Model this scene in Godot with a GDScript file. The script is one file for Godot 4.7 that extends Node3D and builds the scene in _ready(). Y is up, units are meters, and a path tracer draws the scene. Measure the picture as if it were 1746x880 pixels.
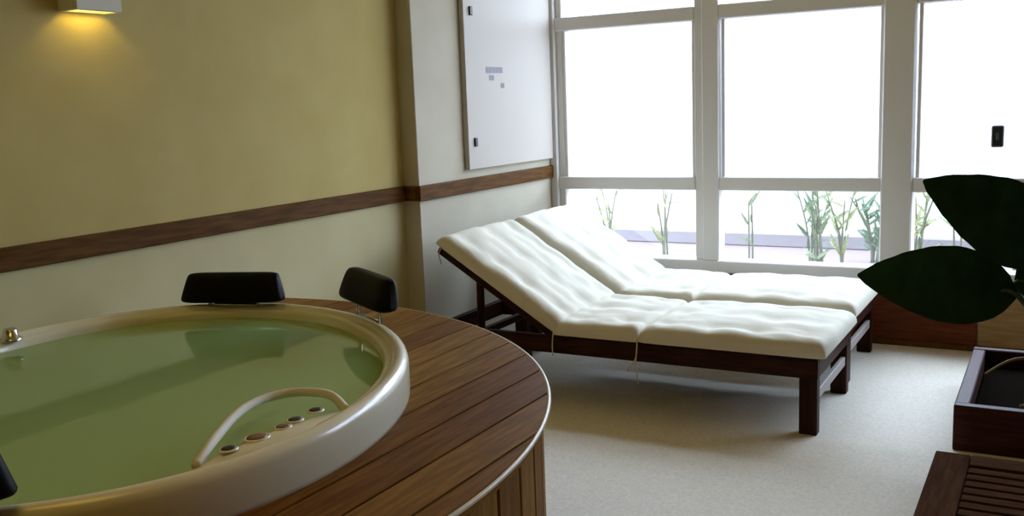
extends Node3D
# Spa room: oval whirlpool tub in a round timber deck, two sun loungers by a window wall, leafy planter. Metres, y up; camera stands at x = z = 0.

var M := {}
var used := {}

# ------------------------------------------------------------------ mesh building
class Shape extends RefCounted:
	var v := PackedVector3Array()
	var smooth := false
	func tri(a: Vector3, b: Vector3, c: Vector3) -> void:
		v.append(a); v.append(b); v.append(c)
	func tri_out(a: Vector3, b: Vector3, c: Vector3, from: Vector3) -> void:
		var n := (a - c).cross(a - b)
		if n.dot((a + b + c) / 3.0 - from) < 0.0: tri(a, c, b)
		else: tri(a, b, c)
	func quad_out(a: Vector3, b: Vector3, c: Vector3, d: Vector3, from: Vector3) -> void:
		tri_out(a, b, c, from); tri_out(a, c, d, from)
	# chamfered box: centre and size in the frame t
	func box(centre: Vector3, size: Vector3, ch := 0.004, t := Transform3D.IDENTITY) -> Shape:
		var h := size / 2.0
		var c := minf(ch, minf(h.x, minf(h.y, h.z)) * 0.6)
		var o := t * centre
		var p := {}
		for sx in [-1, 1]:
			for sy in [-1, 1]:
				for sz in [-1, 1]:
					var k := Vector3i(sx, sy, sz)
					p[k] = [t * (centre + Vector3(sx * h.x, sy * (h.y - c), sz * (h.z - c))), t * (centre + Vector3(sx * (h.x - c), sy * h.y, sz * (h.z - c))), t * (centre + Vector3(sx * (h.x - c), sy * (h.y - c), sz * h.z))]
					tri_out(p[k][0], p[k][1], p[k][2], o)
		for ax in 3:
			var b := (ax + 1) % 3
			var d := (ax + 2) % 3
			for s in [-1, 1]:
				var q := []
				for e in [[-1, -1], [1, -1], [1, 1], [-1, 1]]:
					var k := Vector3i.ZERO
					k[ax] = s; k[b] = e[0]; k[d] = e[1]
					q.append(p[k][ax])
				quad_out(q[0], q[1], q[2], q[3], o)
			for e in [[-1, -1], [1, -1], [1, 1], [-1, 1]]:
				var k0 := Vector3i.ZERO
				k0[ax] = -1; k0[b] = e[0]; k0[d] = e[1]
				var k1 := k0
				k1[ax] = 1
				quad_out(p[k0][b], p[k1][b], p[k1][d], p[k0][d], o)
		return self
	func span(a: Vector3, b: Vector3, ch := 0.004) -> Shape:
		return box((a + b) / 2.0, (b - a).abs(), ch)
	# rings joined by skin, wound as one sheet; hint tells which way the first quad faces
	func skin(rings: Array, hint: Vector3, closed := true, caps := false) -> Shape:
		smooth = true
		var n: int = rings[0].size()
		var flip := false
		var decided := false
		for i in rings.size() - 1:
			for j in (n if closed else n - 1):
				var a: Vector3 = rings[i][j]
				var b: Vector3 = rings[i][(j + 1) % n]
				var c: Vector3 = rings[i + 1][(j + 1) % n]
				var d: Vector3 = rings[i + 1][j]
				if not decided:
					decided = true
					flip = (a - c).cross(a - b).dot(hint) < 0.0
				if flip: tri(a, c, b); tri(a, d, c)
				else: tri(a, b, c); tri(a, c, d)
		if caps:
			for e in [0, rings.size() - 1]:
				var mid := Vector3.ZERO
				for q in rings[e]: mid += q
				mid /= n
				var other := Vector3.ZERO
				for q in rings[1 if e == 0 else e - 1]: other += q
				other /= n
				var inner := mid + (other - mid) * 0.5 + (other - mid).normalized() * 0.001
				for j in n: tri_out(rings[e][j], rings[e][(j + 1) % n], mid, inner)
		return self
	func tube(path: PackedVector3Array, r0: float, r1: float, sides := 8) -> Shape:
		var rings := []
		var up := Vector3.UP
		var first := (path[1] - path[0]).normalized()
		if absf(first.dot(up)) > 0.9: up = Vector3.RIGHT
		var side := first.cross(up).normalized()
		for i in path.size():
			var dir := (path[mini(i + 1, path.size() - 1)] - path[maxi(i - 1, 0)]).normalized()
			side = (side - dir * side.dot(dir)).normalized()
			var o := dir.cross(side)
			var r := lerpf(r0, r1, float(i) / (path.size() - 1))
			var ring := PackedVector3Array()
			for j in sides:
				var w := TAU * j / sides
				ring.append(path[i] + (side * cos(w) + o * sin(w)) * r)
			rings.append(ring)
		var q: Vector3 = (rings[0][0] + rings[0][1]) / 2.0 - path[0]
		return skin(rings, q, true, true)
	# flat polygon in x, z between two heights
	func slab(poly: PackedVector2Array, y0: float, y1: float) -> Shape:
		var idx := Geometry2D.triangulate_polygon(poly)
		var cw := Geometry2D.is_polygon_clockwise(poly)
		for k in range(0, idx.size(), 3):
			var a := poly[idx[k]]
			var b := poly[idx[k + 1]]
			var c := poly[idx[k + 2]]
			tri_out(Vector3(a.x, y1, a.y), Vector3(b.x, y1, b.y), Vector3(c.x, y1, c.y), Vector3(a.x, y1 - 1, a.y))
			tri_out(Vector3(a.x, y0, a.y), Vector3(b.x, y0, b.y), Vector3(c.x, y0, c.y), Vector3(a.x, y0 + 1, a.y))
		for k in poly.size():
			var a := poly[k]
			var b := poly[(k + 1) % poly.size()]
			var out := Vector2(b.y - a.y, a.x - b.x)
			if cw: out = -out
			var m := Vector3((a.x + b.x) / 2.0 - out.x, (y0 + y1) / 2.0, (a.y + b.y) / 2.0 - out.y)
			quad_out(Vector3(a.x, y0, a.y), Vector3(b.x, y0, b.y), Vector3(b.x, y1, b.y), Vector3(a.x, y1, a.y), m)
		return self
	func mesh() -> ArrayMesh:
		var st := SurfaceTool.new()
		st.begin(Mesh.PRIMITIVE_TRIANGLES)
		st.set_smooth_group(0 if smooth else -1)
		for q in v: st.add_vertex(q)
		st.generate_normals()
		return st.commit()

func numbered(called: String) -> String:
	used[called] = used.get(called, 0) + 1
	return called if used[called] == 1 else "%s_%03d" % [called, used[called] - 1]

func part(called: String, s, m: Material, parent: Node) -> MeshInstance3D:
	var o := MeshInstance3D.new()
	o.name = called
	o.mesh = s.mesh() if s is Shape else s
	o.material_override = m
	o.cast_shadow = GeometryInstance3D.SHADOW_CASTING_SETTING_ON
	parent.add_child(o, true)
	return o

func tag(o: Node, label: String, category := "", group := "", kind := "") -> Node:
	o.set_meta("label", label)
	if category: o.set_meta("category", category)
	if group: o.set_meta("group", group)
	if kind: o.set_meta("kind", kind)
	return o

func thing(called: String, label: String, category: String, at := Vector3.ZERO, turn := 0.0, group := "") -> Node3D:
	var o := Node3D.new()
	o.name = numbered(called)
	add_child(o)
	o.position = at
	o.rotation.y = turn
	tag(o, label, category, group)
	return o

func setting(called: String, label: String, category: String) -> Node3D:
	var o := Node3D.new()
	o.name = called
	add_child(o)
	tag(o, label, category, "", "structure")
	return o

func copy(o: Node3D, base_name: String, label: String) -> Node3D:
	var c: Node3D = o.duplicate()
	c.name = numbered(base_name)
	add_child(c)
	c.set_meta("label", label)
	return c

func curve(pts: Array, per := 6) -> PackedVector3Array:
	var out := PackedVector3Array()
	for i in pts.size() - 1:
		var a: Vector3 = pts[maxi(i - 1, 0)]
		var b: Vector3 = pts[i]
		var c: Vector3 = pts[i + 1]
		var d: Vector3 = pts[mini(i + 2, pts.size() - 1)]
		for k in per: out.append(b.cubic_interpolate(c, a, d, float(k) / per))
	out.append(pts[-1])
	return out

# ------------------------------------------------------------------ materials
func noise_image(size: int, freq: float, seed_: int, kind := FastNoiseLite.TYPE_SIMPLEX_SMOOTH, octaves := 4) -> Image:
	var n := FastNoiseLite.new()
	n.seed = seed_
	n.noise_type = kind
	n.frequency = freq
	n.fractal_octaves = octaves
	return n.get_seamless_image(size, size)

func tint(im: Image, a: Color, b: Color) -> ImageTexture:
	var w := im.get_width()
	var out := Image.create(w, w, false, Image.FORMAT_RGB8)
	for y in w:
		for x in w: out.set_pixel(x, y, a.lerp(b, im.get_pixel(x, y).r))
	return ImageTexture.create_from_image(out)

func rgb(r: float, g: float, b: float, a := 1.0) -> Color:
	return Color(r / 255.0, g / 255.0, b / 255.0, a)

func plain(c: Color, rough: float, metal := 0.0) -> StandardMaterial3D:
	var m := StandardMaterial3D.new()
	m.albedo_color = c
	m.roughness = rough
	m.metallic = metal
	return m

func textured(t: Texture2D, scale3: Vector3, rough: float) -> StandardMaterial3D:
	var m := StandardMaterial3D.new()
	m.albedo_texture = t
	m.uv1_triplanar = true
	m.uv1_world_triplanar = true
	m.uv1_scale = scale3
	m.roughness = rough
	m.metallic_specular = 0.2
	return m

func make_materials() -> void:
	var grain := noise_image(256, 0.02, 11)
	var soft := noise_image(256, 0.012, 5)
	var fine := noise_image(256, 0.22, 7, FastNoiseLite.TYPE_VALUE, 2)
	var along_z := Vector3(7.0, 7.0, 0.7)
	var along_y := Vector3(8.0, 0.6, 8.0)
	var along_x := Vector3(0.8, 8.0, 8.0)
	# varnished deck planks, three boards' tones
	for k in 3:
		var a: Color = [rgb(104, 68, 24), rgb(92, 56, 20), rgb(112, 76, 32)][k]
		var b: Color = [rgb(148, 106, 46), rgb(134, 90, 38), rgb(154, 114, 54)][k]
		M["deck%d" % k] = textured(tint(grain, a, b), along_z, 0.55)
		M["deck%d" % k].metallic_specular = 0.14
		M["deck%d" % k].uv1_offset = Vector3(0.3 * k, 0, 0.41 * k)
	# the same boards stood upright round the side
	for k in 3:
		M["clad%d" % k] = M["deck%d" % k].duplicate()
		M["clad%d" % k].uv1_scale = along_y
	M.core = textured(tint(grain, rgb(96, 66, 34), rgb(128, 92, 52)), along_z, 0.8)
	M.edge = plain(rgb(212, 196, 166), 0.3)
	var rail_t := tint(grain, rgb(74, 47, 20), rgb(114, 79, 40))
	M.rail_z = textured(rail_t, along_z, 0.5)
	M.rail_x = textured(rail_t, along_x, 0.5)
	var lounger_t := tint(grain, rgb(38, 19, 13), rgb(68, 37, 25))
	M.lounger_x = textured(lounger_t, along_x, 0.45)
	M.lounger_y = textured(lounger_t, along_y, 0.45)
	M.lounger_z = textured(lounger_t, along_z, 0.45)
	M.stretcher = plain(rgb(176, 166, 158), 0.5)  # pale tone stands in for window light falling on the wooden bar
	var planter_t := tint(grain, rgb(48, 24, 19), rgb(80, 44, 36))
	M.planter_x = textured(planter_t, along_x, 0.45)
	M.planter_z = textured(planter_t, along_z, 0.45)
	for k in ["planter_x", "planter_z"]: M[k].metallic_specular = 0.25
	M.panel_red = textured(tint(grain, rgb(84, 42, 24), rgb(116, 62, 38)), along_x, 0.55)
	M.panel_tan = textured(tint(grain, rgb(140, 108, 72), rgb(172, 138, 96)), along_x, 0.55)
	var platform_t := tint(grain, rgb(56, 36, 24), rgb(84, 58, 38))
	M.platform_z = textured(platform_t, along_z, 0.8)
	M.platform_x = textured(platform_t, along_x, 0.8)
	for k in ["platform_z", "platform_x"]: M[k].metallic_specular = 0.05
	for k in ["rail_z", "rail_x"]: M[k].metallic_specular = 0.15
	M.wall_upper = textured(tint(soft, rgb(194, 174, 112), rgb(202, 183, 122)), Vector3(0.9, 0.9, 0.9), 0.85)
	M.wall_lower = textured(tint(soft, rgb(206, 195, 150), rgb(213, 203, 160)), Vector3(0.9, 0.9, 0.9), 0.8)
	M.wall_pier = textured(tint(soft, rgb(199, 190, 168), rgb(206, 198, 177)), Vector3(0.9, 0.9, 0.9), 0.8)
	M.cabinet = plain(rgb(196, 186, 172), 0.6)
	M.timber = textured(tint(grain, rgb(84, 54, 34), rgb(118, 80, 52)), along_y, 0.7)
	M.ceiling = textured(tint(grain, rgb(180, 156, 104), rgb(204, 182, 130)), along_z, 0.7)
	M.opal = plain(rgb(232, 228, 214), 0.7)
	M.floor = textured(tint(fine, rgb(222, 213, 194), rgb(244, 237, 221)), Vector3(2.2, 2.2, 2.2), 0.62)
	M.frame = plain(rgb(246, 244, 242), 0.5)
	M.glass = plain(Color(1, 1, 1, 0.03), 0.02)
	M.glass.transparency = BaseMaterial3D.TRANSPARENCY_ALPHA
	M.acrylic = plain(rgb(238, 232, 204), 0.24)
	M.acrylic.clearcoat_enabled = true
	M.acrylic.clearcoat = 0.45
	M.acrylic.clearcoat_roughness = 0.08
	var ripple := noise_image(256, 0.02, 31, FastNoiseLite.TYPE_SIMPLEX_SMOOTH, 2)
	var rn: Image = ripple.duplicate()
	rn.convert(Image.FORMAT_RGBA8)
	rn.bump_map_to_normal_map(1.0)
	M.water = plain(Color(0.73, 0.87, 0.58, 0.62), 0.04)
	M.water.refraction_enabled = true
	M.water.refraction_scale = 0.033
	M.water.uv1_triplanar = true
	M.water.uv1_world_triplanar = true
	M.water.uv1_scale = Vector3(1.1, 1.1, 1.1)
	M.water.normal_enabled = true
	M.water.normal_texture = ImageTexture.create_from_image(rn)
	M.water.normal_scale = 0.03
	M.vinyl = plain(rgb(12, 12, 12), 0.55)
	M.vinyl.metallic_specular = 0.25
	M.chrome = plain(rgb(214, 214, 210), 0.18, 1.0)
	M.button_dark = plain(rgb(30, 22, 14), 0.5)
	M.button_brown = plain(rgb(128, 92, 68), 0.4)
	M.fabric = textured(tint(fine, rgb(236, 229, 208), rgb(244, 239, 222)), Vector3(9, 9, 9), 1.0)
	M.cord = plain(rgb(214, 206, 186), 0.9)
	M.black = plain(rgb(22, 22, 22), 0.5)
	M.ink = plain(rgb(150, 146, 154), 0.8)
	M.soil = textured(tint(fine, rgb(12, 10, 8), rgb(28, 22, 17)), Vector3(5, 5, 5), 1.0)
	M.soil.metallic_specular = 0.02
	M.leaf = textured(tint(soft, rgb(22, 42, 20), rgb(34, 58, 28)), Vector3(3, 3, 3), 0.6)
	M.stem = plain(rgb(52, 66, 34), 0.6)
	M.dry = plain(rgb(136, 112, 78), 0.8)
	M.paving = textured(tint(fine, rgb(112, 98, 96), rgb(126, 112, 110)), Vector3(1.2, 1.2, 1.2), 0.9)
	M.kerb = plain(rgb(120, 112, 114), 0.9)
	M.garden_wall = textured(tint(soft, rgb(240, 240, 238), rgb(246, 246, 244)), Vector3(0.5, 0.5, 0.5), 0.9)
	M.bed = textured(tint(fine, rgb(190, 176, 166), rgb(216, 204, 196)), Vector3(2, 2, 2), 1.0)
	M.green_a = plain(rgb(126, 138, 104), 0.7)
	M.green_b = plain(rgb(96, 118, 92), 0.7)
	M.green_c = plain(rgb(146, 152, 106), 0.7)
	for k in ["green_a", "green_b", "green_c"]:
		M[k].backlight_enabled = true
		M[k].backlight = Color(0.16, 0.2, 0.12)
	M.stalk = plain(rgb(96, 100, 78), 0.8)

# ------------------------------------------------------------------ the room
const FILL := 1.9        # energy of the added warm fill light overhead
const WALL := -3.07      # left wall
const PIER := -2.969     # its projecting part near the window
const PIER_Z := -4.25
const WIN := -5.806      # window wall, inner face
const RIGHT := 2.0
const BACK := 1.5
const TOP := 2.7

func room() -> void:
	var f := part("floor", Shape.new().span(Vector3(WALL - 0.25, -0.12, WIN - 0.2), Vector3(RIGHT + 0.2, 0, BACK + 0.2), 0.0), M.floor, self)
	tag(f, "pale speckled stone floor of the spa room", "floor", "", "structure")
	var c := part("ceiling", Shape.new().span(Vector3(WALL - 0.25, TOP, WIN - 0.2), Vector3(RIGHT + 0.2, TOP + 0.15, BACK + 0.2), 0.0), M.ceiling, self)
	tag(c, "pale timber ceiling", "ceiling", "", "structure")
	var w := setting("wall_left", "cream wall beside the tub with whitish lower part below the wooden rail", "wall")
	part("upper_wall", Shape.new().span(Vector3(WALL - 0.25, 1.0, WIN - 0.2), Vector3(WALL, TOP, BACK + 0.2), 0.0), M.wall_upper, w)
	part("lower_wall", Shape.new().span(Vector3(WALL - 0.25, 0.0, WIN - 0.2), Vector3(WALL, 1.0, BACK + 0.2), 0.0), M.wall_lower, w)
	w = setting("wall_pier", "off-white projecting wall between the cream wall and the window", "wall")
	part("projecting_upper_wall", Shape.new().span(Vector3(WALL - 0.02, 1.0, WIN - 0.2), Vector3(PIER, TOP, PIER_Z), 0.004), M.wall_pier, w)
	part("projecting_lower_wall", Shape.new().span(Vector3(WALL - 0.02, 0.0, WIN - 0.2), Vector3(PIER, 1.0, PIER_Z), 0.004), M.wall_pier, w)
	var t1 := part("trim_1", Shape.new().span(Vector3(WALL - 0.005, 0.962, PIER_Z), Vector3(WALL + 0.02, 1.043, BACK), 0.004), M.rail_z, self)
	tag(t1, "brown wooden wall rail running along the cream wall above the tub", "wall rail", "", "structure")
	var t2 := setting("trim_2", "brown wooden wall rail below the white cabinet door", "wall rail")
	part("long_rail", Shape.new().span(Vector3(PIER - 0.005, 0.962, WIN + 0.002), Vector3(PIER + 0.02, 1.043, PIER_Z + 0.02), 0.004), M.rail_z, t2)
	part("return_rail", Shape.new().span(Vector3(WALL + 0.02, 0.962, PIER_Z - 0.005), Vector3(PIER - 0.005, 1.043, PIER_Z + 0.02), 0.004), M.rail_x, t2)
	var r := part("wall_right", Shape.new().span(Vector3(RIGHT, 0, WIN - 0.2), Vector3(RIGHT + 0.2, TOP, BACK + 0.2), 0.0), M.timber, self)
	tag(r, "brown timber side wall to the right of the view", "wall", "", "structure")
	var b := part("wall_back", Shape.new().span(Vector3(WALL, 0, BACK), Vector3(RIGHT, TOP, BACK + 0.2), 0.0), M.timber, self)
	tag(b, "brown timber wall behind the viewer", "wall", "", "structure")
	# wall under the windows, faced with timber panels
	var fw := setting("wall_front", "low wall under the windows faced with brown timber panels", "wall")
	part("masonry", Shape.new().span(Vector3(PIER, 0, WIN - 0.16), Vector3(RIGHT, 0.38, WIN - 0.02), 0.0), M.wall_lower, fw)
	var px := [PIER + 0.002, -2.2, -1.6, -0.98, -0.362, 0.26, 0.88, 1.44, RIGHT - 0.002]
	for i in px.size() - 1:
		var pan := part("panel", Shape.new().span(Vector3(px[i] + 0.003, 0.035, WIN - 0.022), Vector3(px[i + 1] - 0.003, 0.376, WIN), 0.004), M.panel_tan if i == 4 else M.panel_red, fw)
		if i == 4: pan.set_meta("label", "lighter tan timber panel")
	part("plinth", Shape.new().span(Vector3(PIER, 0, WIN - 0.022), Vector3(RIGHT, 0.035, WIN - 0.008), 0.003), M.core, fw)
	part("lintel", Shape.new().span(Vector3(PIER, 2.58, WIN - 0.16), Vector3(RIGHT, TOP, WIN), 0.0), M.wall_upper, fw)

func windows() -> void:
	# bays between the posts: [left, right, width of the post at the right]
	var bays := [[-2.969, -1.978, 0.154], [-1.824, -0.886, 0.168], [-0.718, 0.40, 0.154], [0.554, 2.0, 0.0]]
	var words := ["white-framed window bay beside the cabinet wall", "white-framed window bay between the slim and the wide post", "white-framed window bay behind the dark leaves with a black lock", "white-framed window bay beyond the right of the view"]
	var z0 := WIN - 0.10
	for i in 4:
		var w := setting("window_%d" % (i + 1), words[i], "window")
		var a: float = bays[i][0]
		var b: float = bays[i][1]
		var s: float = 0.092 if i == 0 else 0.012
		part("sill", Shape.new().span(Vector3(a, 0.372, z0 - 0.03), Vector3(b + bays[i][2], 0.448, WIN + 0.012), 0.006), M.frame, w)
		part("transom", Shape.new().span(Vector3(a, 0.884, z0), Vector3(b, 0.966, WIN), 0.005), M.frame, w)
		part("transom", Shape.new().span(Vector3(a, 1.914, z0), Vector3(b, 1.998, WIN), 0.005), M.frame, w)
		part("head", Shape.new().span(Vector3(a, 2.54, z0), Vector3(b + bays[i][2], 2.58, WIN), 0.005), M.frame, w)
		if i == 0:
			part("jamb", Shape.new().span(Vector3(a, 0.448, z0), Vector3(a + 0.05, 2.54, WIN + 0.02), 0.005), M.frame, w)
			part("stile", Shape.new().span(Vector3(a + 0.05, 0.448, z0), Vector3(a + s, 2.54, WIN - 0.015), 0.004), M.frame, w)
		if bays[i][2] > 0.0:
			if i == 1:
				part("post", Shape.new().span(Vector3(b, 0.448, z0 - 0.05), Vector3(b + bays[i][2], 2.54, WIN + 0.01), 0.008), M.frame, w)
			else:
				part("stile", Shape.new().span(Vector3(b, 0.448, z0), Vector3(b + 0.05, 2.54, WIN - 0.012), 0.004), M.frame, w)
				part("post", Shape.new().span(Vector3(b + 0.05, 0.448, z0 - 0.02), Vector3(b + bays[i][2], 2.54, WIN + 0.004), 0.005), M.frame, w)
		# opening sash round the middle pane, panes in the three openings
		var l := a + s
		for k in 2:
			var sx: float = [l, b - 0.02][k]
			part("sash_stile", Shape.new().span(Vector3(sx, 0.966, z0 + 0.02), Vector3(sx + 0.02, 1.914, WIN - 0.02), 0.003), M.frame, w)
		for ys in [[0.448, 0.884], [0.966, 1.914], [1.998, 2.54]]:
			part("pane", Shape.new().span(Vector3(a + (0.05 if i == 0 else 0.0), ys[0], WIN - 0.062), Vector3(b, ys[1], WIN - 0.056), 0.0), M.glass, w)
	var lk := thing("window_lock", "small black lock box on the glass above the dark leaves", "lock", Vector3(-0.303, 1.187, WIN - 0.056))
	part("case", Shape.new().box(Vector3(0, 0, 0.017), Vector3(0.06, 0.116, 0.034), 0.006), M.black, lk)
	part("thumb_turn", Shape.new().box(Vector3(0, 0.0, 0.04), Vector3(0.012, 0.04, 0.014), 0.003), M.black, lk)

func cabinet() -> void:
	var t := thing("cabinet_door", "white wall cabinet door with two black catches beside the window", "cabinet door", Vector3(PIER + 0.001, 1.092, -4.715))
	part("door_panel", Shape.new().span(Vector3(0, 0, -1.05), Vector3(0.032, 1.25, 0), 0.003), M.cabinet, t)
	for y in [0.155, 0.89]:
		part("catch", Shape.new().box(Vector3(0.036, y, -0.075), Vector3(0.012, 0.05, 0.03), 0.005), M.black, t)
	# faint print, too small to read in the photograph
	var ink := Shape.new()
	for g in [[0.565, 0.035, 0.24, 0.034, 0.014], [0.52, 0.03, 0.27, 0.024, 0.012], [0.475, 0.03, 0.40, 0.018, 0.010]]:
		var n := 5 if g[3] > 0.03 else 2
		for k in n:
			ink.box(Vector3(0.0325, g[0], -g[2] - k * (g[3] + 0.006)), Vector3(0.001, g[1], g[3]), 0.0)
	part("print", ink, M.ink, t).set_meta("kind", "stuff")

func sconce() -> void:
	var t := thing("wall_sconce", "white box wall lamp glowing yellow underneath, high on the cream wall", "wall lamp", Vector3(WALL, 1.83, -2.36))
	part("front_plate", Shape.new().box(Vector3(0.094, 0.11, 0), Vector3(0.012, 0.22, 0.19), 0.003), M.opal, t)
	for s in [-1, 1]:
		part("side_plate", Shape.new().box(Vector3(0.044, 0.11, s * 0.089), Vector3(0.088, 0.22, 0.012), 0.003), M.opal, t)
	part("back_plate", Shape.new().box(Vector3(0.006, 0.11, 0), Vector3(0.012, 0.22, 0.166), 0.003), M.opal, t)
	var rings := []
	for i in 9:
		var w := PI * i / 8.0
		var ring := PackedVector3Array()
		for j in 12: ring.append(Vector3(0.05 + cos(TAU * j / 12) * 0.02 * sin(w), 0.075 - cos(w) * 0.025, sin(TAU * j / 12) * 0.02 * sin(w)))
		rings.append(ring)
	var glow := plain(rgb(255, 240, 190), 0.5)
	glow.emission_enabled = true
	glow.emission = rgb(255, 222, 120)
	glow.emission_energy_multiplier = 3.0
	part("lamp_bulb", Shape.new().skin(rings, Vector3(0, -1, 0)), glow, t)
	var l := OmniLight3D.new()
	l.name = "sconce_light"
	l.position = Vector3(0.05, 0.075, 0)
	l.light_color = rgb(255, 226, 96)
	l.light_energy = 0.14
	l.light_size = 0.02
	l.omni_range = 12.0
	l.omni_attenuation = 2.0
	l.shadow_enabled = true
	t.add_child(l)

func added_fill_lamp() -> void:  # unseen fixture, added to give the tub side a warm fill
	var t := thing("added_fill_lamp", "added flat ceiling panel, out of view, giving warm fill light over the near side of the tub", "lamp", Vector3(-1.3, TOP, -0.8))
	for q in [[0.63, 0.0, 0.02, 0.66], [-0.63, 0.0, 0.02, 0.66], [0.0, 0.33, 1.28, 0.02], [0.0, -0.33, 1.28, 0.02]]:
		part("fill_rim", Shape.new().box(Vector3(q[0], -0.025, q[1]), Vector3(q[2], 0.05, q[3]), 0.003), M.opal, t)
	var glow := plain(rgb(255, 236, 190), 0.5)
	glow.emission_enabled = true
	glow.emission = rgb(255, 206, 110)
	glow.emission_energy_multiplier = 1.0
	part("fill_diffuser", Shape.new().box(Vector3(0, -0.03, 0), Vector3(1.24, 0.01, 0.64), 0.002), glow, t)
	var l := AreaLight3D.new()
	l.name = "added_fill_light"
	l.position = Vector3(0, -0.05, 0)
	l.rotation_degrees = Vector3(-90, 0, 0)
	l.area_size = Vector2(1.2, 0.6)
	l.light_color = rgb(255, 212, 92)
	l.light_energy = FILL
	l.area_range = 14.0
	l.shadow_enabled = true
	t.add_child(l)

# ------------------------------------------------------------------ tub and deck
const DECK := Vector2(-2.655, -1.559)
const DECK_R := 1.6226
const DECK_Y := 0.65
const TUB := Vector2(-2.222, -1.745)
const TUB_A := 0.767
const TUB_B := 0.965
const TUB_TURN := -0.57

func tub_point(w: float, inward: float) -> Vector2:
	var u := Vector2(cos(TUB_TURN), sin(TUB_TURN))
	var p := Vector2(-sin(TUB_TURN), cos(TUB_TURN))
	var q := TUB + u * TUB_A * cos(w) + p * TUB_B * sin(w)
	var n := (u * cos(w) / TUB_A + p * sin(w) / TUB_B).normalized()
	return q - n * inward

func tub_angle(at: Vector2) -> float:
	var d := at - TUB
	var u := Vector2(cos(TUB_TURN), sin(TUB_TURN))
	var p := Vector2(-sin(TUB_TURN), cos(TUB_TURN))
	return atan2(d.dot(p) / TUB_B, d.dot(u) / TUB_A)

func tub_ring(inward: float, y: float, n := 96) -> PackedVector3Array:
	var r := PackedVector3Array()
	for i in n:
		var q := tub_point(TAU * i / n, inward)
		r.append(Vector3(q.x, y, q.y))
	return r

func deck() -> void:
	var t := thing("tub_deck", "round varnished timber deck surround with vertical board cladding", "deck")
	var circle := PackedVector2Array()
	for i in 128: circle.append(DECK + Vector2(cos(TAU * i / 128), sin(TAU * i / 128)) * DECK_R)
	var hole := PackedVector2Array()
	for i in 72: hole.append(tub_point(TAU * i / 72, 0.02))
	var x1 := -0.965
	var k := 0
	while x1 > WALL + 0.01:
		var x0 := maxf(x1 - 0.13, WALL + 0.008)
		var strip := PackedVector2Array([Vector2(x0 + 0.004, -6), Vector2(x1 - 0.004, -6), Vector2(x1 - 0.004, 3), Vector2(x0 + 0.004, 3)])
		for whole in Geometry2D.intersect_polygons(strip, circle):
			for piece in Geometry2D.clip_polygons(whole, hole):
				if piece.size() > 2: part("plank", Shape.new().slab(piece, DECK_Y - 0.03, DECK_Y), M["deck%d" % ((k * 2 + k / 3) % 3)], t)
		x1 -= 0.13
		k += 1
	# dark carcass under the planks and behind the cladding
	var inner := PackedVector2Array()
	for i in 128:
		var q := DECK + Vector2(cos(TAU * i / 128), sin(TAU * i / 128)) * (DECK_R - 0.045)
		inner.append(Vector2(maxf(q.x, WALL + 0.01), q.y))
	var carcass := Shape.new()
	for i in 128:
		var a := inner[i]
		var b := inner[(i + 1) % 128]
		if a.distance_to(b) < 0.0005: continue
		carcass.quad_out(Vector3(a.x, 0.001, a.y), Vector3(b.x, 0.001, b.y), Vector3(b.x, DECK_Y - 0.031, b.y), Vector3(a.x, DECK_Y - 0.031, a.y), Vector3(DECK.x, 0.3, DECK.y))
	part("carcass", carcass, M.core, t)
	# ledger strip under the planks closes the gaps between them
	var ledger := Shape.new()
	for i in 96:
		var a := TAU * i / 96
		var b := TAU * (i + 1) / 96
		var pa := DECK + Vector2(cos(a), sin(a)) * (DECK_R - 0.045)
		var pb := DECK + Vector2(cos(b), sin(b)) * (DECK_R - 0.045)
		pa.x = maxf(pa.x, WALL + 0.01)
		pb.x = maxf(pb.x, WALL + 0.01)
		var ha := tub_point(tub_angle(pa), 0.03)
		var hb := tub_point(tub_angle(pb), 0.03)
		ledger.quad_out(Vector3(pa.x, DECK_Y - 0.032, pa.y), Vector3(pb.x, DECK_Y - 0.032, pb.y), Vector3(hb.x, DECK_Y - 0.032, hb.y), Vector3(ha.x, DECK_Y - 0.032, ha.y), Vector3(pa.x, 0, pa.y))
	part("ledger", ledger, M.core, t)
	# vertical cladding boards round the curve
	for i in range(-19, 20):
		var w := deg_to_rad(i * 5.25 + 0.6)
		var at := DECK + Vector2(cos(w), sin(w)) * (DECK_R - 0.026)
		if at.x < WALL + 0.09: continue
		var f := Transform3D(Basis(Vector3.UP, -w), Vector3(at.x, 0, at.y))
		part("cladding_board", Shape.new().box(Vector3(0, 0.305, 0), Vector3(0.02, 0.61, 0.138), 0.004, f), M["clad%d" % (posmod(i * 5, 7) % 3)], t)
	# edging bead round the top, its pale colour standing in for window glint
	var path := PackedVector3Array()
	for i in 121:
		var w := deg_to_rad(-102.0 + 204.0 * i / 120.0)
		path.append(Vector3(DECK.x + cos(w) * (DECK_R + 0.004), DECK_Y - 0.006, DECK.y + sin(w) * (DECK_R + 0.004)))
	part("edging", Shape.new().tube(path, 0.006, 0.006, 8), M.edge, t)

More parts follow.
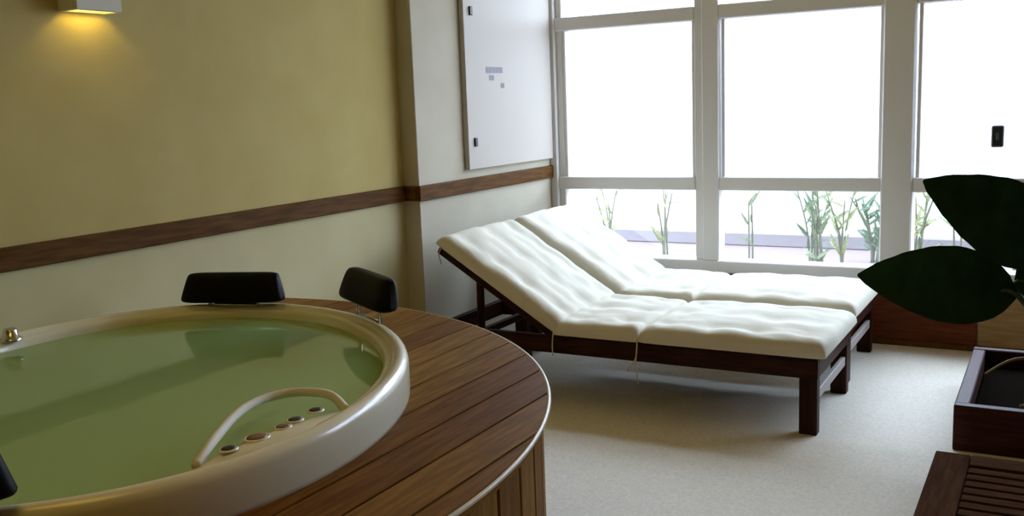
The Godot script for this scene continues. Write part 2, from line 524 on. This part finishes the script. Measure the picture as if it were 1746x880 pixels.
func tub() -> void:
	var t := thing("whirlpool_tub", "cream acrylic oval whirlpool tub set into the timber deck", "tub")
	var prof := [[0.012, 0.645], [0.001, 0.65], [0.0, 0.66], [0.0, 0.70], [0.0, 0.735], [0.004, 0.748], [0.012, 0.757], [0.024, 0.761], [0.036, 0.759], [0.044, 0.752], [0.05, 0.747], [0.058, 0.746], [0.066, 0.742], [0.072, 0.732], [0.075, 0.715], [0.085, 0.66], [0.11, 0.52], [0.16, 0.4], [0.27, 0.36], [0.34, 0.34], [0.38, 0.22], [0.44, 0.17], [0.52, 0.16]]
	var rings := []
	for q in prof: rings.append(tub_ring(q[0], q[1]))
	var n0 := tub_point(0.03, 0.0) - TUB
	var sh := Shape.new().skin(rings, Vector3(n0.x, -0.2, n0.y))
	var last: PackedVector3Array = rings[-1]
	for i in last.size(): sh.tri_out(last[i], last[(i + 1) % last.size()], Vector3(TUB.x, 0.16, TUB.y), Vector3(TUB.x, -1, TUB.y))
	part("shell", sh, M.acrylic, t)
	# ledge for the controls on the near rim
	var w0 := tub_angle(Vector2(-1.50, -1.27))
	var w1 := tub_angle(Vector2(-1.46, -1.79))
	var ledge := []
	for i in 25:
		var s := i / 24.0
		var k := pow(sin(PI * clampf(s, 0.0, 1.0)), 0.6)
		var wide := 0.05 * k
		var drop := 0.03 * (1.0 - k)
		var w := lerp_angle(w0, w1, s)
		var ring := PackedVector3Array()
		for q in [[0.022, 0.752], [0.03, 0.762], [0.05 + wide * 0.8, 0.760], [0.066 + wide, 0.754], [0.072 + wide, 0.742], [0.07 + wide, 0.70], [0.05, 0.69], [0.022, 0.70]]:
			var xz := tub_point(w, q[0])
			ring.append(Vector3(xz.x, q[1] - drop, xz.y))
		ledge.append(ring)
	part("control_ledge", Shape.new().skin(ledge, Vector3(0, 1, 0), true, true), M.acrylic, t)
	# buttons
	for b in [[-1.482, -1.396, 0.019, "dark"], [-1.478, -1.475, 0.027, "brown"], [-1.474, -1.552, 0.019, "brown"], [-1.483, -1.602, 0.019, "dark"], [-1.485, -1.675, 0.019, "dark"]]:
		var at := Vector3(b[0] - 0.012, 0.7585, b[1])
		var bez := []
		var cap := []
		for q in [[1.0, 0.0], [1.0, 0.003], [0.85, 0.0045], [0.8, 0.003]]:
			var ring := PackedVector3Array()
			for j in 16: ring.append(at + Vector3(cos(TAU * j / 16) * b[2] * q[0], q[1], sin(TAU * j / 16) * b[2] * q[0] * 1.15))
			bez.append(ring)
		for q in [[0.8, 0.002], [0.76, 0.005], [0.4, 0.006], [0.02, 0.006]]:
			var ring := PackedVector3Array()
			for j in 16: ring.append(at + Vector3(cos(TAU * j / 16) * b[2] * q[0], q[1], sin(TAU * j / 16) * b[2] * q[0] * 1.15))
			cap.append(ring)
		var o := part("button", Shape.new().skin(bez, Vector3(1, 0, 0)), M.acrylic, t)
		part("button_cap", Shape.new().skin(cap, Vector3(1, 0, 0)), M.button_dark if b[3] == "dark" else M.button_brown, o)
	# grab rail curving out over the water
	var gr := curve([Vector3(-1.515, 0.745, -1.325), Vector3(-1.55, 0.762, -1.40), Vector3(-1.638, 0.764, -1.557), Vector3(-1.672, 0.764, -1.664), Vector3(-1.655, 0.765, -1.735), Vector3(-1.606, 0.765, -1.772), Vector3(-1.537, 0.763, -1.778), Vector3(-1.47, 0.745, -1.75)])
	part("grab_rail", Shape.new().tube(gr, 0.011, 0.011, 10), M.opal, t)
	# air control knob on the rim by the wall
	var kp := Vector3(-2.99, 0.746, -1.90)
	var kr := []
	for q in [[0.034, 0.0], [0.034, 0.008], [0.024, 0.012], [0.022, 0.034], [0.018, 0.04], [0.001, 0.041]]:
		var ring := PackedVector3Array()
		for j in 18: ring.append(kp + Vector3(cos(TAU * j / 18) * q[0], q[1], sin(TAU * j / 18) * q[0]))
		kr.append(ring)
	part("air_knob", Shape.new().skin(kr, Vector3(1, 0, 0)), M.chrome, t)
	# jets in the inner wall below the water
	for j in [[0.6, 0.6], [1.3, 0.6], [2.2, 0.6], [3.1, 0.6], [4.0, 0.6], [4.7, 0.6], [5.2, 0.6]]:
		var q := tub_point(j[0], 0.096)
		var n := (TUB - q).normalized()
		var jr := []
		var side := Vector3(-n.y, 0, n.x)
		for e in [[0.036, 0.0], [0.036, 0.012], [0.022, 0.014], [0.018, 0.004], [0.001, 0.004]]:
			var ring := PackedVector3Array()
			for k in 14: ring.append(Vector3(q.x + n.x * e[1], j[1], q.y + n.y * e[1]) + (side * cos(TAU * k / 14) + Vector3.UP * sin(TAU * k / 14)) * e[0])
			jr.append(ring)
		part("jet", Shape.new().skin(jr, side), M.button_dark, t)
	# the water that fills it
	var top := tub_ring(0.0748, 0.715)
	var ws := Shape.new()
	ws.smooth = true
	for i in top.size(): ws.tri_out(top[i], top[(i + 1) % top.size()], Vector3(TUB.x, 0.715, TUB.y), Vector3(TUB.x, -1, TUB.y))
	var wo := part("tub_water", ws, M.water, self)
	tag(wo, "still green water filling the oval tub", "water", "", "stuff")

func headrest(at: Vector2, turn: float, lift: float, label: String) -> void:
	# turn: direction of its length in the floor plan; the padded front faces the tub
	var t := thing("headrest", label, "headrest", Vector3(at.x, 0.755, at.y), -turn, "black headrests on the tub rim")
	var rings := []
	var n := 21
	for i in n:
		var s := lerpf(-1.0, 1.0, float(i) / (n - 1))
		var e := signf(s) * (1.0 - pow(1.0 - absf(s), 2.2))
		var k := pow(maxf(1.0 - pow(absf(e), 7.0), 0.0), 1.0 / 4.0)
		k = maxf(k, 0.02)
		var ring := PackedVector3Array()
		for j in 20:
			var w := TAU * j / 20
			var cy := signf(sin(w)) * pow(absf(sin(w)), 0.55)
			var cz := signf(cos(w)) * pow(absf(cos(w)), 0.55)
			# leaning back a little, fuller at the bottom
			var y := 0.054 * cy * lerpf(0.7, 1.0, k)
			var z := (0.036 - 0.010 * cy) * cz * k
			ring.append(Vector3(e * (0.20 - 0.012 * (cy + 1.0)), lift + 0.056 + y, z - 0.20 * y))
		rings.append(ring)
	part("pad", Shape.new().skin(rings, Vector3(0, 0, 1), true, true), M.vinyl, t)
	for s in [-1, 1]:
		part("post", Shape.new().tube(PackedVector3Array([Vector3(s * 0.095, -0.005, 0.005), Vector3(s * 0.095, lift + 0.03, 0.005)]), 0.007, 0.007, 8), M.chrome, t)
	part("bar", Shape.new().tube(PackedVector3Array([Vector3(-0.1, 0.004, 0.005), Vector3(0.1, 0.004, 0.005)]), 0.006, 0.006, 8), M.chrome, t)

# ------------------------------------------------------------------ loungers
const BACK_ANGLE := 0.555

func lounger() -> Node3D:
	var t := thing("sun_lounger", "dark wooden sun lounger nearer the tub, its legs on open floor", "sun lounger", Vector3(-0.86, 0, -4.093), 0.0, "dark wooden sun loungers")
	# local: x runs from the foot (0) towards the head (negative), z from the near rail (0) to the far rail (-0.715)
	for z in [-0.015, -0.70]:
		part("side_rail", Shape.new().box(Vector3(-0.98, 0.292, z), Vector3(1.96, 0.086, 0.03), 0.004), M.lounger_x, t)
	part("end_rail", Shape.new().box(Vector3(-0.015, 0.292, -0.3575), Vector3(0.03, 0.086, 0.655), 0.004), M.lounger_z, t)
	part("head_rail", Shape.new().box(Vector3(-1.945, 0.292, -0.3575), Vector3(0.03, 0.086, 0.655), 0.004), M.lounger_z, t)
	part("stretcher", Shape.new().box(Vector3(-0.02, 0.165, -0.3575), Vector3(0.022, 0.045, 0.635), 0.003), M.stretcher, t).set_meta("label", "lower stretcher bar with window light put into its pale colour")
	for x in [-0.04, -1.80]:
		for z in [-0.03, -0.685]:
			part("leg", Shape.new().box(Vector3(x, 0.126, z), Vector3(0.076, 0.252, 0.056), 0.004), M.lounger_y, t)
	for z in [-0.045, -0.67]:
		part("corner_block", Shape.new().box(Vector3(-0.11, 0.292, z), Vector3(0.14, 0.08, 0.03), 0.003), M.lounger_x, t)
	for i in 11:
		part("slat", Shape.new().box(Vector3(-0.07 - i * 0.113, 0.322, -0.3575), Vector3(0.075, 0.016, 0.655), 0.003), M.lounger_z, t)
	# raised back on its hinge
	var hinge := Transform3D(Basis(Vector3.BACK, -BACK_ANGLE), Vector3(-1.25, 0.318, 0))
	var b := part("back_frame", Shape.new().box(Vector3(-0.39, 0, -0.04), Vector3(0.78, 0.034, 0.045), 0.004, hinge).box(Vector3(-0.39, 0, -0.675), Vector3(0.78, 0.034, 0.045), 0.004, hinge).box(Vector3(-0.765, 0, -0.3575), Vector3(0.03, 0.034, 0.585), 0.004, hinge), M.lounger_x, t)
	for i in 6:
		part("back_slat", Shape.new().box(Vector3(-0.06 - i * 0.115, 0.006, -0.3575), Vector3(0.07, 0.016, 0.585), 0.003, hinge), M.lounger_z, b)
	for z in [-0.065, -0.65]:
		var top := hinge * Vector3(-0.52, -0.01, 0)
		part("prop", Shape.new().tube(PackedVector3Array([Vector3(-1.70, 0.30, z), Vector3(top.x, top.y, z)]), 0.02, 0.02, 6), M.lounger_y, t)
	part("prop_bar", Shape.new().box(Vector3(-1.70, 0.30, -0.3575), Vector3(0.035, 0.035, 0.615), 0.004), M.lounger_z, t)
	return t

# tufted cushion section, puffed and rounded; x from 0 to -length, z from 0 to -width, y from 0 up
func pad(length: float, width: float, thick: float, cols: int, rows: int, seed_: int, f: Transform3D) -> Shape:
	var noise := FastNoiseLite.new()
	noise.seed = seed_
	noise.frequency = 4.0
	var nu := 44
	var nv := 34
	var grid := [[], []]
	for side in 2:
		for i in nu + 1:
			var s := lerpf(-1, 1, float(i) / nu)
			var u := signf(s) * (1.0 - pow(1.0 - absf(s), 1.8))
			var row := PackedVector3Array()
			for j in nv + 1:
				var r := lerpf(-1, 1, float(j) / nv)
				var v := signf(r) * (1.0 - pow(1.0 - absf(r), 1.8))
				var e := pow(maxf(1.0 - pow(absf(u), 12.0), 0.0), 0.3) * pow(maxf(1.0 - pow(absf(v), 12.0), 0.0), 0.3)
				var x := (u * 0.5 - 0.5) * length
				var z := (v * 0.5 - 0.5) * width
				var y := thick * 0.14
				if side == 0:
					var puff := 1.0 + 0.06 * (1.0 - u * u) * (1.0 - v * v)
					var dent := 0.0
					for a in cols:
						for b in rows:
							var q := Vector2(x + length * (a + 0.5) / cols, z + width * (b + 0.5) / rows)
							dent += 0.011 * exp(-q.length_squared() / 0.0026) + 0.005 * exp(-q.y * q.y / 0.0013) / cols + 0.003 * exp(-q.x * q.x / 0.0014) / rows
					y += e * (thick * 0.86 * puff - dent + 0.012 * noise.get_noise_2d(x * 0.7, z * 1.6))
				else: y -= e * thick * 0.14
				row.append(f * Vector3(x, y, z))
			grid[side].append(row)
	var sh := Shape.new()
	sh.skin(grid[0], f.basis * Vector3.UP, false)
	sh.skin(grid[1], f.basis * Vector3.DOWN, false)
	return sh

func cord(pts: Array, parent: Node) -> void:
	part("tie_cord", Shape.new().tube(curve(pts, 4), 0.0035, 0.003, 5), M.cord, parent)

func cushion() -> Node3D:
	var t := thing("lounger_cushion", "white tufted three-section cushion on the lounger nearer the tub", "cushion", Vector3(-0.86, 0, -4.093), 0.0, "white lounger cushions")
	part("foot_section", pad(0.845, 0.73, 0.090, 4, 3, 3, Transform3D(Basis.IDENTITY, Vector3(0.032, 0.335, 0.008))), M.fabric, t)
	part("middle_section", pad(0.445, 0.73, 0.086, 2, 3, 4, Transform3D(Basis.IDENTITY, Vector3(-0.808, 0.335, 0.008))), M.fabric, t)
	part("back_section", pad(0.80, 0.73, 0.088, 4, 3, 5, Transform3D(Basis(Vector3.BACK, -BACK_ANGLE), Vector3(-1.235, 0.336, 0.008))), M.fabric, t)
	cord([Vector3(-1.245, 0.37, 0.012), Vector3(-1.252, 0.30, 0.016), Vector3(-1.25, 0.24, 0.018)], t)
	cord([Vector3(-0.812, 0.36, 0.012), Vector3(-0.815, 0.29, 0.018), Vector3(-0.818, 0.23, 0.02), Vector3(-0.806, 0.145, 0.018)], t)
	cord([Vector3(-0.812, 0.35, 0.012), Vector3(-0.818, 0.27, 0.02), Vector3(-0.85, 0.225, 0.02), Vector3(-0.862, 0.205, 0.018)], t)
	cord([Vector3(-1.885, 0.74, -0.004), Vector3(-1.89, 0.71, 0.012), Vector3(-1.875, 0.66, 0.014)], t)
	return t

# ------------------------------------------------------------------ planter, platform
func leaf(base: Vector3, tip: Vector3, face: Vector3, width: float, sag: float, fold: float) -> Shape:
	var axis := (tip - base)
	var side := axis.cross(face).normalized()
	var up := side.cross(axis).normalized()
	if up.dot(face) < 0.0: up = -up
	var rings := []
	for k in 2:
		for i in 19:
			var s := i / 18.0
			var w := width * 0.5 * pow(sin(PI * pow(clampf(s, 0.004, 0.996), 0.8)), 0.72) * (1.0 - 0.25 * s)
			var row := PackedVector3Array()
			var mid := base + axis * s + up * sag * sin(PI * s)
			for j in 9:
				var c := (j - 4) / 4.0
				row.append(mid + side * w * c + up * (fold * w * absf(c) + 0.006 * sin(s * 38.0) * absf(c) - 0.0015 * k))
			rings.append(row)
	var sh := Shape.new()
	sh.skin(rings.slice(0, 19), up, false)
	sh.skin(rings.slice(19), -up, false)
	return sh

func planter() -> void:
	var x0 := -0.335
	var x1 := 0.62
	var z0 := -5.16
	var z1 := -4.14
	var t := thing("planter_box", "low dark wooden planter box beside the pale floor", "planter")
	part("front_board", Shape.new().span(Vector3(x0, 0, z1 - 0.05), Vector3(x1, 0.19, z1), 0.005), M.planter_x, t)
	part("back_board", Shape.new().span(Vector3(x0, 0, z0), Vector3(x1, 0.19, z0 + 0.05), 0.005), M.planter_x, t)
	part("side_board", Shape.new().span(Vector3(x0, 0, z0 + 0.05), Vector3(x0 + 0.055, 0.188, z1 - 0.05), 0.005), M.planter_z, t)
	part("side_board", Shape.new().span(Vector3(x1 - 0.055, 0, z0 + 0.05), Vector3(x1, 0.188, z1 - 0.05), 0.005), M.planter_z, t)
	var soil := part("planter_soil", Shape.new().span(Vector3(x0 + 0.055, 0.02, z0 + 0.05), Vector3(x1 - 0.055, 0.11, z1 - 0.05), 0.01), M.soil, self)
	tag(soil, "dark soil filling the wooden planter box", "soil", "", "stuff")
	var p := thing("leafy_plant", "potted plant with large dark green leaves rising from the wooden planter", "plant", Vector3(0.12, 0.13, -4.62))
	var o := Vector3(0.12, 0.13, -4.62)
	var cam := Vector3(0, 1.45, 0)
	# [leaf base, tip, width, sag, fold]
	var blades := [
		[Vector3(0.02, 0.735, -4.66), Vector3(-0.525, 1.055, -4.60), 0.41, 0.03, 0.16, Vector3(0.15, 0.5, 1.0)],
		[Vector3(-0.14, 0.575, -4.55), Vector3(-0.785, 0.628, -4.55), 0.38, 0.035, 0.14, Vector3(-0.1, 0.45, 1.0)],
		[Vector3(0.06, 0.62, -4.50), Vector3(0.16, 1.15, -4.35), 0.36, 0.03, 0.16, Vector3(0.1, 0.3, 1.0)],
		[Vector3(0.10, 0.50, -4.50), Vector3(0.62, 0.66, -4.40), 0.36, 0.05, 0.2, Vector3(0.1, 0.8, 0.8)],
		[Vector3(0.14, 0.66, -4.72), Vector3(0.56, 1.02, -4.95), 0.34, 0.04, 0.2, Vector3(0.2, 0.7, 0.6)],
		[Vector3(-0.15, 0.60, -4.62), Vector3(0.34, 0.80, -4.58), 0.30, 0.03, 0.16, Vector3(0.1, 0.3, 1.0)],
	]
	for b in blades:
		var lf := part("leaf", leaf(b[0] - o, b[1] - o, b[5], b[2], b[3], b[4]), M.leaf, p)
		var mid: Vector3 = (b[0] - o) * 0.55 + Vector3(0.03, -0.02, 0)
		part("petiole", Shape.new().tube(curve([Vector3(0, -0.02, 0), mid, b[0] - o, (b[0] - o).lerp(b[1] - o, 0.12)], 5), 0.013, 0.007, 7), M.stem, lf)
	part("dry_stem", Shape.new().tube(curve([Vector3(-0.02, 0.0, 0.1), Vector3(-0.12, 0.18, 0.16), Vector3(-0.25, 0.2, 0.2), Vector3(-0.36, 0.13, 0.22)], 5), 0.01, 0.005, 6), M.dry, p)
	part("dry_stem", Shape.new().tube(curve([Vector3(0.0, 0.0, 0.2), Vector3(-0.1, 0.07, 0.33), Vector3(-0.22, 0.06, 0.4)], 5), 0.012, 0.006, 6), M.dry, p)

func platform() -> void:
	var t := thing("slatted_platform", "low slatted wooden platform in front of the planter", "platform")
	var y := 0.10
	part("border_plank", Shape.new().span(Vector3(-0.365, 0.055, -3.83), Vector3(-0.245, y, -1.9), 0.004), M.platform_z, t)
	part("border_plank", Shape.new().span(Vector3(-0.243, 0.055, -3.83), Vector3(1.0, y, -3.72), 0.004), M.platform_x, t)
	part("side_face", Shape.new().span(Vector3(-0.355, 0.0, -3.82), Vector3(-0.335, 0.054, -1.9), 0.003), M.platform_z, t)
	part("back_face", Shape.new().span(Vector3(-0.335, 0.0, -3.82), Vector3(1.0, 0.054, -3.80), 0.003), M.platform_x, t)
	for i in 26:
		var z := -3.70 + i * 0.066
		part("slat", Shape.new().span(Vector3(-0.243, 0.06, z), Vector3(1.0, y - 0.002, z + 0.052), 0.004), M.platform_x, t)
	part("bearer", Shape.new().span(Vector3(-0.2, 0.0, -3.79), Vector3(-0.14, 0.059, -1.95), 0.003), M.core, t)
	part("bearer", Shape.new().span(Vector3(0.8, 0.0, -3.79), Vector3(0.86, 0.059, -1.95), 0.003), M.core, t)

# ------------------------------------------------------------------ outside
func garden() -> void:
	var g := part("ground", Shape.new().span(Vector3(-16, -0.1, -30), Vector3(14, 0.12, WIN - 0.22), 0.0), M.paving, self)
	tag(g, "pale pinkish paving outside the windows", "ground", "", "structure")
	var k := part("trim_3", Shape.new().span(Vector3(-14, 0.12, -8.72), Vector3(12, 0.24, -8.55), 0.01), M.kerb, self)
	tag(k, "blue-grey kerb along the foot of the garden wall", "kerb", "", "structure")
	var w := part("garden_wall", Shape.new().span(Vector3(-14, 0.12, -9.1), Vector3(12, 1.95, -8.9), 0.01), M.garden_wall, self)
	tag(w, "bright white garden wall seen through the windows", "wall", "", "structure")
	var rng := RandomNumberGenerator.new()
	rng.seed = 42
	# [x, z, height, stems, spread, leaves per stem, green, label]
	var beds := [
		[-3.34, -7.6, 0.72, 4, 0.07, 3, "green_c", "thin reedy garden plant nearest the cabinet wall"],
		[-2.70, -7.2, 0.78, 4, 0.10, 2, "green_c", "forked reedy garden plant left of the slim window post"],
		[-2.07, -7.4, 0.78, 2, 0.02, 3, "green_a", "single upright garden stalk right of the slim window post"],
		[-1.66, -7.6, 0.74, 4, 0.09, 7, "green_b", "bushy dark green garden plant in the middle of the centre bay"],
		[-1.50, -7.15, 0.82, 4, 0.06, 4, "green_a", "tall leafy garden plant right of the bushy dark green one"],
		[-1.38, -7.42, 0.76, 4, 0.08, 4, "green_c", "yellow-green reedy garden plant among the centre bay plants"],
		[-1.24, -7.95, 0.66, 6, 0.14, 8, "green_b", "low bushy green garden plant beside the wide window post"],
		[-0.86, -7.3, 0.80, 7, 0.10, 4, "green_c", "grassy yellow-green garden plant just behind the upper dark leaf tip"],
		[-0.62, -7.6, 0.88, 3, 0.05, 4, "green_a", "tall garden plant showing above the upper dark leaf"],
		[-0.24, -7.4, 0.82, 5, 0.12, 7, "green_b", "leafy garden plant at the far right edge of the window"],
	]
	for b in beds:
		var o := thing("garden_plant", b[7], "plant", Vector3(b[0], 0.12, b[1]), 0.0, "garden plants outside the windows")
		for s in b[3]:
			var lean: Vector3 = Vector3(rng.randf_range(-1, 1), 0, rng.randf_range(-1, 1)) * b[4]
			var h: float = (b[2] - 0.12) * rng.randf_range(0.8, 1.08)
			var root := Vector3(rng.randf_range(-1, 1), 0, rng.randf_range(-1, 1)) * 0.025
			var top: Vector3 = root + lean * 1.6 + Vector3(0, h, 0)
			var path := curve([root, root + Vector3(lean.x * 0.4, h * 0.5, lean.z * 0.4), top], 4)
			part("stalk", Shape.new().tube(path, 0.009, 0.005, 5), M.stalk, o)
			var lv := Shape.new()
			for q in b[5]:
				var at: Vector3 = path[clampi(int(lerpf(2, path.size() - 1, (q + 0.6) / b[5])), 0, path.size() - 1)]
				var dir := Vector3(rng.randf_range(-1, 1), rng.randf_range(0.1, 1.2), rng.randf_range(-0.6, 0.6)).normalized()
				var n := leaf(at, at + dir * rng.randf_range(0.10, 0.2), Vector3(0.1, 0.4, 1), rng.randf_range(0.016, 0.034), 0.01, 0.15)
				lv.smooth = true
				lv.v.append_array(n.v)
			part("foliage", lv, M[b[6]], o)

func _ready() -> void:
	# camera
	var cam := Camera3D.new()
	cam.name = "camera"
	cam.position = Vector3(0, 1.45, 0)
	cam.rotation_order = EULER_ORDER_YXZ
	cam.rotation_degrees = Vector3(-8.946724, 29.62793, -2.165103)
	cam.fov = 29.751
	cam.near = 0.05
	cam.far = 200.0
	add_child(cam)
	cam.current = true
	# bright overcast sky, the only daylight, and exposure
	var sky := ProceduralSkyMaterial.new()
	sky.sky_top_color = Color(0.86, 0.945, 1.06)
	sky.sky_horizon_color = Color(0.88, 0.95, 1.05)
	sky.ground_bottom_color = Color(0.6, 0.6, 0.58)
	sky.ground_horizon_color = Color(0.7, 0.7, 0.68)
	sky.sky_energy_multiplier = 5.0
	sky.ground_energy_multiplier = 1.5
	var env := Environment.new()
	env.background_mode = Environment.BG_SKY
	env.sky = Sky.new()
	env.sky.sky_material = sky
	env.tonemap_mode = Environment.TONE_MAPPER_LINEAR
	env.tonemap_exposure = 0.275
	env.sdfgi_enabled = true
	env.ssao_enabled = true
	env.ssil_enabled = true
	var we := WorldEnvironment.new()
	we.name = "environment"
	we.environment = env
	add_child(we)

	make_materials()
	room()
	windows()
	garden()
	deck()
	tub()
	var first := lounger()
	var second := copy(first, "sun_lounger", "dark wooden sun lounger nearer the windows, mostly hidden by its cushion")
	second.position = Vector3(-0.885, 0, -4.935)
	var c1 := cushion()
	var c2 := copy(c1, "lounger_cushion", "white tufted three-section cushion on the lounger nearer the windows")
	c2.position = second.position
	cabinet()
	sconce()
	added_fill_lamp()
	headrest(Vector2(-2.65, -2.565), atan2(-0.35, 0.94), 0.012, "black padded headrest on the far tub rim, the wide one seen face on")
	headrest(Vector2(-2.005, -2.545), atan2(0.5, 0.86), 0.05, "black padded headrest on raised chrome posts at the deck side")
	headrest(Vector2(-1.728, -0.84), atan2(0.81, -0.59), 0.03, "black padded headrest cut off at the lower left corner")
	planter()
	platform()
